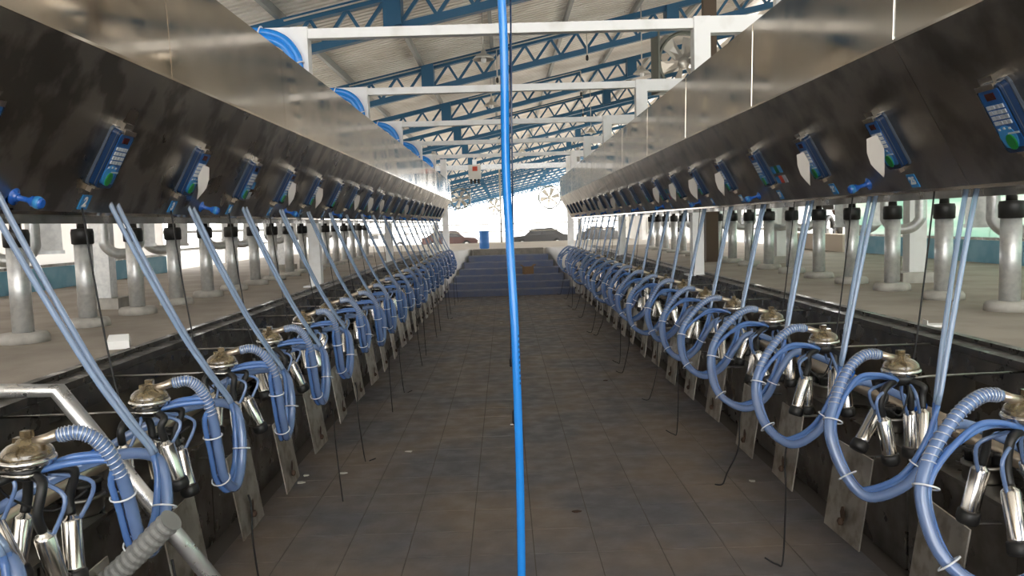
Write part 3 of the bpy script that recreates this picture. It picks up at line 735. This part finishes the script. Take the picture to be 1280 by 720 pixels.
hp = []
for u, vv, y in ((600, -900, 2.36), (622, -120, 2.36), (627, 0, 2.36), (632, 200, 2.36), (637, 300, 2.35), (643, 400, 2.34), (647, 500, 2.33), (650, 600, 2.32), (652, 720, 2.31), (653, 800, 2.30)):
    hp.append(pix(u, vv, y))
hp[0] = Vector((-.06, 2.36, roofz(0)+.05)) if False else Vector((-.05, 3.28, EYE+1.47)); hp.insert(1, Vector((-.045, 3.0, EYE+1.52)))
hp[2] = Vector((-.03, 2.5, EYE+1.25))
hp += [Vector((.06, 2.3, .12)), Vector((.10, 2.27, .03)), Vector((.22, 2.2, .018)), Vector((.3, 2.0, .016)), Vector((.2, 1.8, .016)), Vector((.0, 1.85, .016))]
h = empty('air_hose', (-.05, 3.28, EYE+1.47)); tag(h, 'bright blue hose hanging down the middle of the pit', 'hose')
sp = smooth_path(hp, 8); org = Vector((-.05, 3.28, EYE+1.47))
MB().tube([p-org for p in sp], .0125, 14).build('hose', M['hose_blue'], h)
for i in range(10):               # faint printed line on the hose
    p = pix(645.3+.25*i, 420+6.5*i, 2.338-.0004*i) + Vector((.0065, -.0108, 0))
    MB().box(-.0012, .0012, -.0006, .0006, -.0045 if i % 3 else -.003, .0045).build('print_mark', M['housing'], h, p-org)
def hang(name, u, v0, v1, y, lab):
    a = pix(u, v0, y); b = pix(u+2.5, v1, y); o_ = empty(name, b)
    tag(o_, lab, 'cord', 'cords hanging beside the blue hose')
    top = Vector((a.x, y, EYE+1.4))
    MB().tube([top-b, Vector((.0, 0, 0))], .004, 6).build('cord', M['housing'], o_)
    MB().lathe([(.008, 0), (.012, -.01), (.012, -.06), (.006, -.065)], 8, (0, 0, .0)).build('coupling', M['black'], o_)
    MB().tube([(-.02, 0, -.066), (0, 0, -.062), (.02, 0, -.075)], .006, 6).build('hook', M['steel'], o_)
hang('pull_cord', 636, 0, 448, 6.02, 'thin dark cord with a clip hanging from the white frame left of the blue hose')
hang('pull_cord', 641, 0, 512, 3.31, 'lower black clip on a cord just behind the blue hose')

# ================================================================== things around
b = empty('cardboard_box', (CX+.42, 18.38, 3*RISE), .3); tag(b, 'small brown cardboard box on a blue step', 'box')
MB().box(-.11, .11, -.08, .08, 0, .17).build('body', M['cardboard'], b)
for s in (-1, 1):
    MB().quad_block([(s*.11, -.08, .17), (s*.11, .08, .17), (s*.115, .08, .172), (s*.115, -.08, .172), (s*.17, -.08, .22), (s*.17, .08, .22), (s*.175, .08, .217), (s*.175, -.08, .217)]).build('flap', M['cardboard'], b)
b = empty('blue_barrel', (CX-.62, 20.6, PLAT-.02)); tag(b, 'small blue barrel standing at the top of the far stairs', 'barrel')
MB().lathe([(.10, 0), (.125, .02), (.125, .13), (.131, .14), (.125, .15), (.125, .28), (.131, .29), (.125, .30), (.125, .42), (.11, .44)], 18).build('drum', M['barrel'], b)
MB().lathe([(.125, .435), (.128, .44), (.128, .455), (.10, .46)], 18).build('lid', M['barrel'], b)
b = empty('carton', (CX-2.22, 4.35, PLAT), .3); tag(b, 'small white carton on the left platform by the curb', 'carton')
MB().box(-.055, .055, -.035, .035, 0, .045).build('body', M['paper'], b); MB().quad_block([(-.055, -.035, .045), (.055, -.035, .045), (.055, .035, .046), (-.055, .035, .046), (-.05, .01, .075), (.05, .01, .075), (.05, .014, .076), (-.05, .014, .076)]).build('flap', M['paper'], b)
b = empty('carton', (CX+2.2, 4.25, PLAT), -.2); tag(b, 'small pale card offcut on the right platform by the curb', 'card')
MB().box(-.05, .05, -.04, .04, 0, .012).build('card', M['paper'], b); MB().box(-.05, -.046, -.04, .04, .012, .035).build('fold', M['paper'], b)
for i, (u, vv) in enumerate(((627, 404), (438, 480), (512, 565), (428, 592), (375, 604), (383, 595), (940, 602), (757, 476), (720, 640))):
    d = R @ Vector(((u-640)/F, (360-vv)/F, -1)); x, y = -d.x/d.z*EYE, -d.y/d.z*EYE
    pl = [(.03*math.cos(a)*random.uniform(.5, 1.2), .018*math.sin(a)*random.uniform(.6, 1.2)) for a in [math.pi/3*q for q in range(6)]]
    sc = MB().prism(pl, .001, .006, 'z').build('litter_scrap', M['litter'] if i < 7 else M['rust'], None, (x, y, .001))
    tag(sc, '%s scrap of litter on the pit floor, %s from the far stairs' % ('pale' if i < 7 else 'dark', ORD[i]) if i < 7 else 'dark scrap on the pit floor right of the blue hose, %s one' % ('farther' if i == 7 else 'nearer'), 'litter', 'litter on the pit floor')

# far yard: hanging white wall, posts, vehicles, annex, fences
fw = empty('pipe_fence', (0, 26.9, PLAT-.02)); tag(fw, 'thin pale pipe fence along the far edge of the apron', 'fence', 'rail fences')
for z in (.37, .62): MB().tube([(-9, 0, z), (4.1, 0, z)], .018, 8).build('rail', M['lamp'], fw)
for i in range(6): MB().tube([(-9.1+2.25*i, 0, 0), (-9.1+2.25*i, 0, .9 if i != 4 else 2.6)], .03, 8).build('post', M['lamp'], fw)
def car(x, y, rz, paint, lab):
    c = empty('parked_car', (x, y, -.25), rz); tag(c, lab, 'car', 'parked cars in the far yard')
    prof = [(-2.1, .3), (2.1, .3), (2.15, .62), (1.95, .8), (1.1, .88), (.55, 1.36), (-.95, 1.42), (-1.75, .95), (-2.12, .88)]
    MB().prism(prof, -.8, .8).build('body', paint, c)
    for sd in (-1, 1):
        MB().prism([(.95, .9), (.48, 1.3), (-.1, 1.32), (-.1, .9)], sd*.8, sd*.81).build('window', M['glass'], c)
        MB().prism([(-.2, .9), (-.2, 1.32), (-.9, 1.34), (-1.45, .94)], sd*.8, sd*.81).build('window', M['glass'], c)
        for wx in (-1.3, 1.3):
            wh = MB().lathe([(.2, -.1), (.32, -.09), (.32, .09), (.2, .1)], 16, (0, 0, 0), (0, 1, 0)).build('wheel', M['black'], c, (wx, sd*.74, .32))
            MB().lathe([(.18, -.11), (.18, .11)], 12, (0, 0, 0), (0, 1, 0)).build('hub_cap', M['galv'], wh)
car(-4.2, 62, 0, M['car_red'], 'dark red car in the far yard left of the blue barrel')
car(2.6, 60, math.pi, M['car_dark'], 'black car in the far yard just right of the hanging blue hose')
car(7.6, 61, 0, M['car_dark'], 'black car in the far yard nearest the right console')
car(-9.4, 63, 0, M['car_white'], 'white car in the far yard behind the left console end')
an = empty('annex_building', (4.3, 25, PLAT-.02)); tag(an, 'white outbuilding with small dark windows behind the right stall posts', 'building')
MB().box(0, 5.2, 0, 4, 0, 2.4).build('wall', M['whitewall'], an)
MB().box(-.15, 5.35, -.3, 4.2, 2.4, 2.5).build('roof_slab', M['lamp'], an)
for x in (.35, 1.15, 1.95, 3.2, 4.2):
    wd = MB().box(-.2, .2, -.03, .02, -.25, .25).build('window', M['lamp'], an, (x, 0, .42)); MB().box(-.16, .16, -.04, -.02, -.21, .21).build('pane', M['glass'], wd)
for nm, s, yy in (('left', -1, 12.8), ('right', 1, 15.9)):
    fc = empty('rail_fence', (CX+s*5.6, yy, PLAT-.02)); tag(fc, 'pale tubular rail fence beyond the %s platform' % nm, 'fence', 'rail fences')
    for z in (.35, .65, .95): MB().tube([(0, 0, z), (0, 6.6, z)], .025, 8).build('rail', M['white'], fc)
    for i in range(3): MB().tube([(0, 3*i, 0), (0, 3*i, 1.1)], .035, 8).build('post', M['white'], fc)
mb = empty('motorbike', (6.4, 15.3, PLAT-.02), .9); tag(mb, 'dark parked motorbike behind the right stall posts', 'motorbike')
for x in (-.62, .62):
    wh = MB().tube([(math.cos(a)*.27, 0, math.sin(a)*.27) for a in [2*math.pi*i/24 for i in range(25)]], .045, 8, False).build('wheel', M['black'], mb, (x, 0, .315))
    MB().lathe([(.06, -.05), (.06, .05)], 10, (0, 0, 0), (0, 1, 0)).build('hub', M['galv'], wh)
MB().tube(smooth_path([(-.62, 0, .315), (-.2, 0, .35), (.2, 0, .4), (.42, 0, .8)], 4), .035, 8).build('frame', M['black'], mb)
MB().lathe([(.08, -.2), (.14, -.1), (.15, .1), (.08, .22)], 12, (.12, 0, .72), (1, 0, .2)).build('fuel_tank', M['car_red'], mb)
MB().prism([(-.65, .72), (-.05, .70), (-.05, .78), (-.4, .82), (-.7, .84)], -.1, .1).build('seat', M['black'], mb)
MB().tube([(.62, 0, .315), (.45, 0, .85), (.4, 0, .98)], .03, 8).build('fork', M['galv'], mb)
MB().tube([(.36, -.32, 1.0), (.42, -.1, .98), (.42, .1, .98), (.36, .32, 1.0)], .014, 6).build('handlebar', M['black'], mb)
MB().lathe([(.03, -.08), (.09, 0), (.08, .03)], 12, (.52, 0, .86), (1, 0, 0)).build('headlamp', M['galv'], mb)
MB().box(-.15, .2, -.12, .12, .25, .5).build('engine', M['steel_dark'], mb)
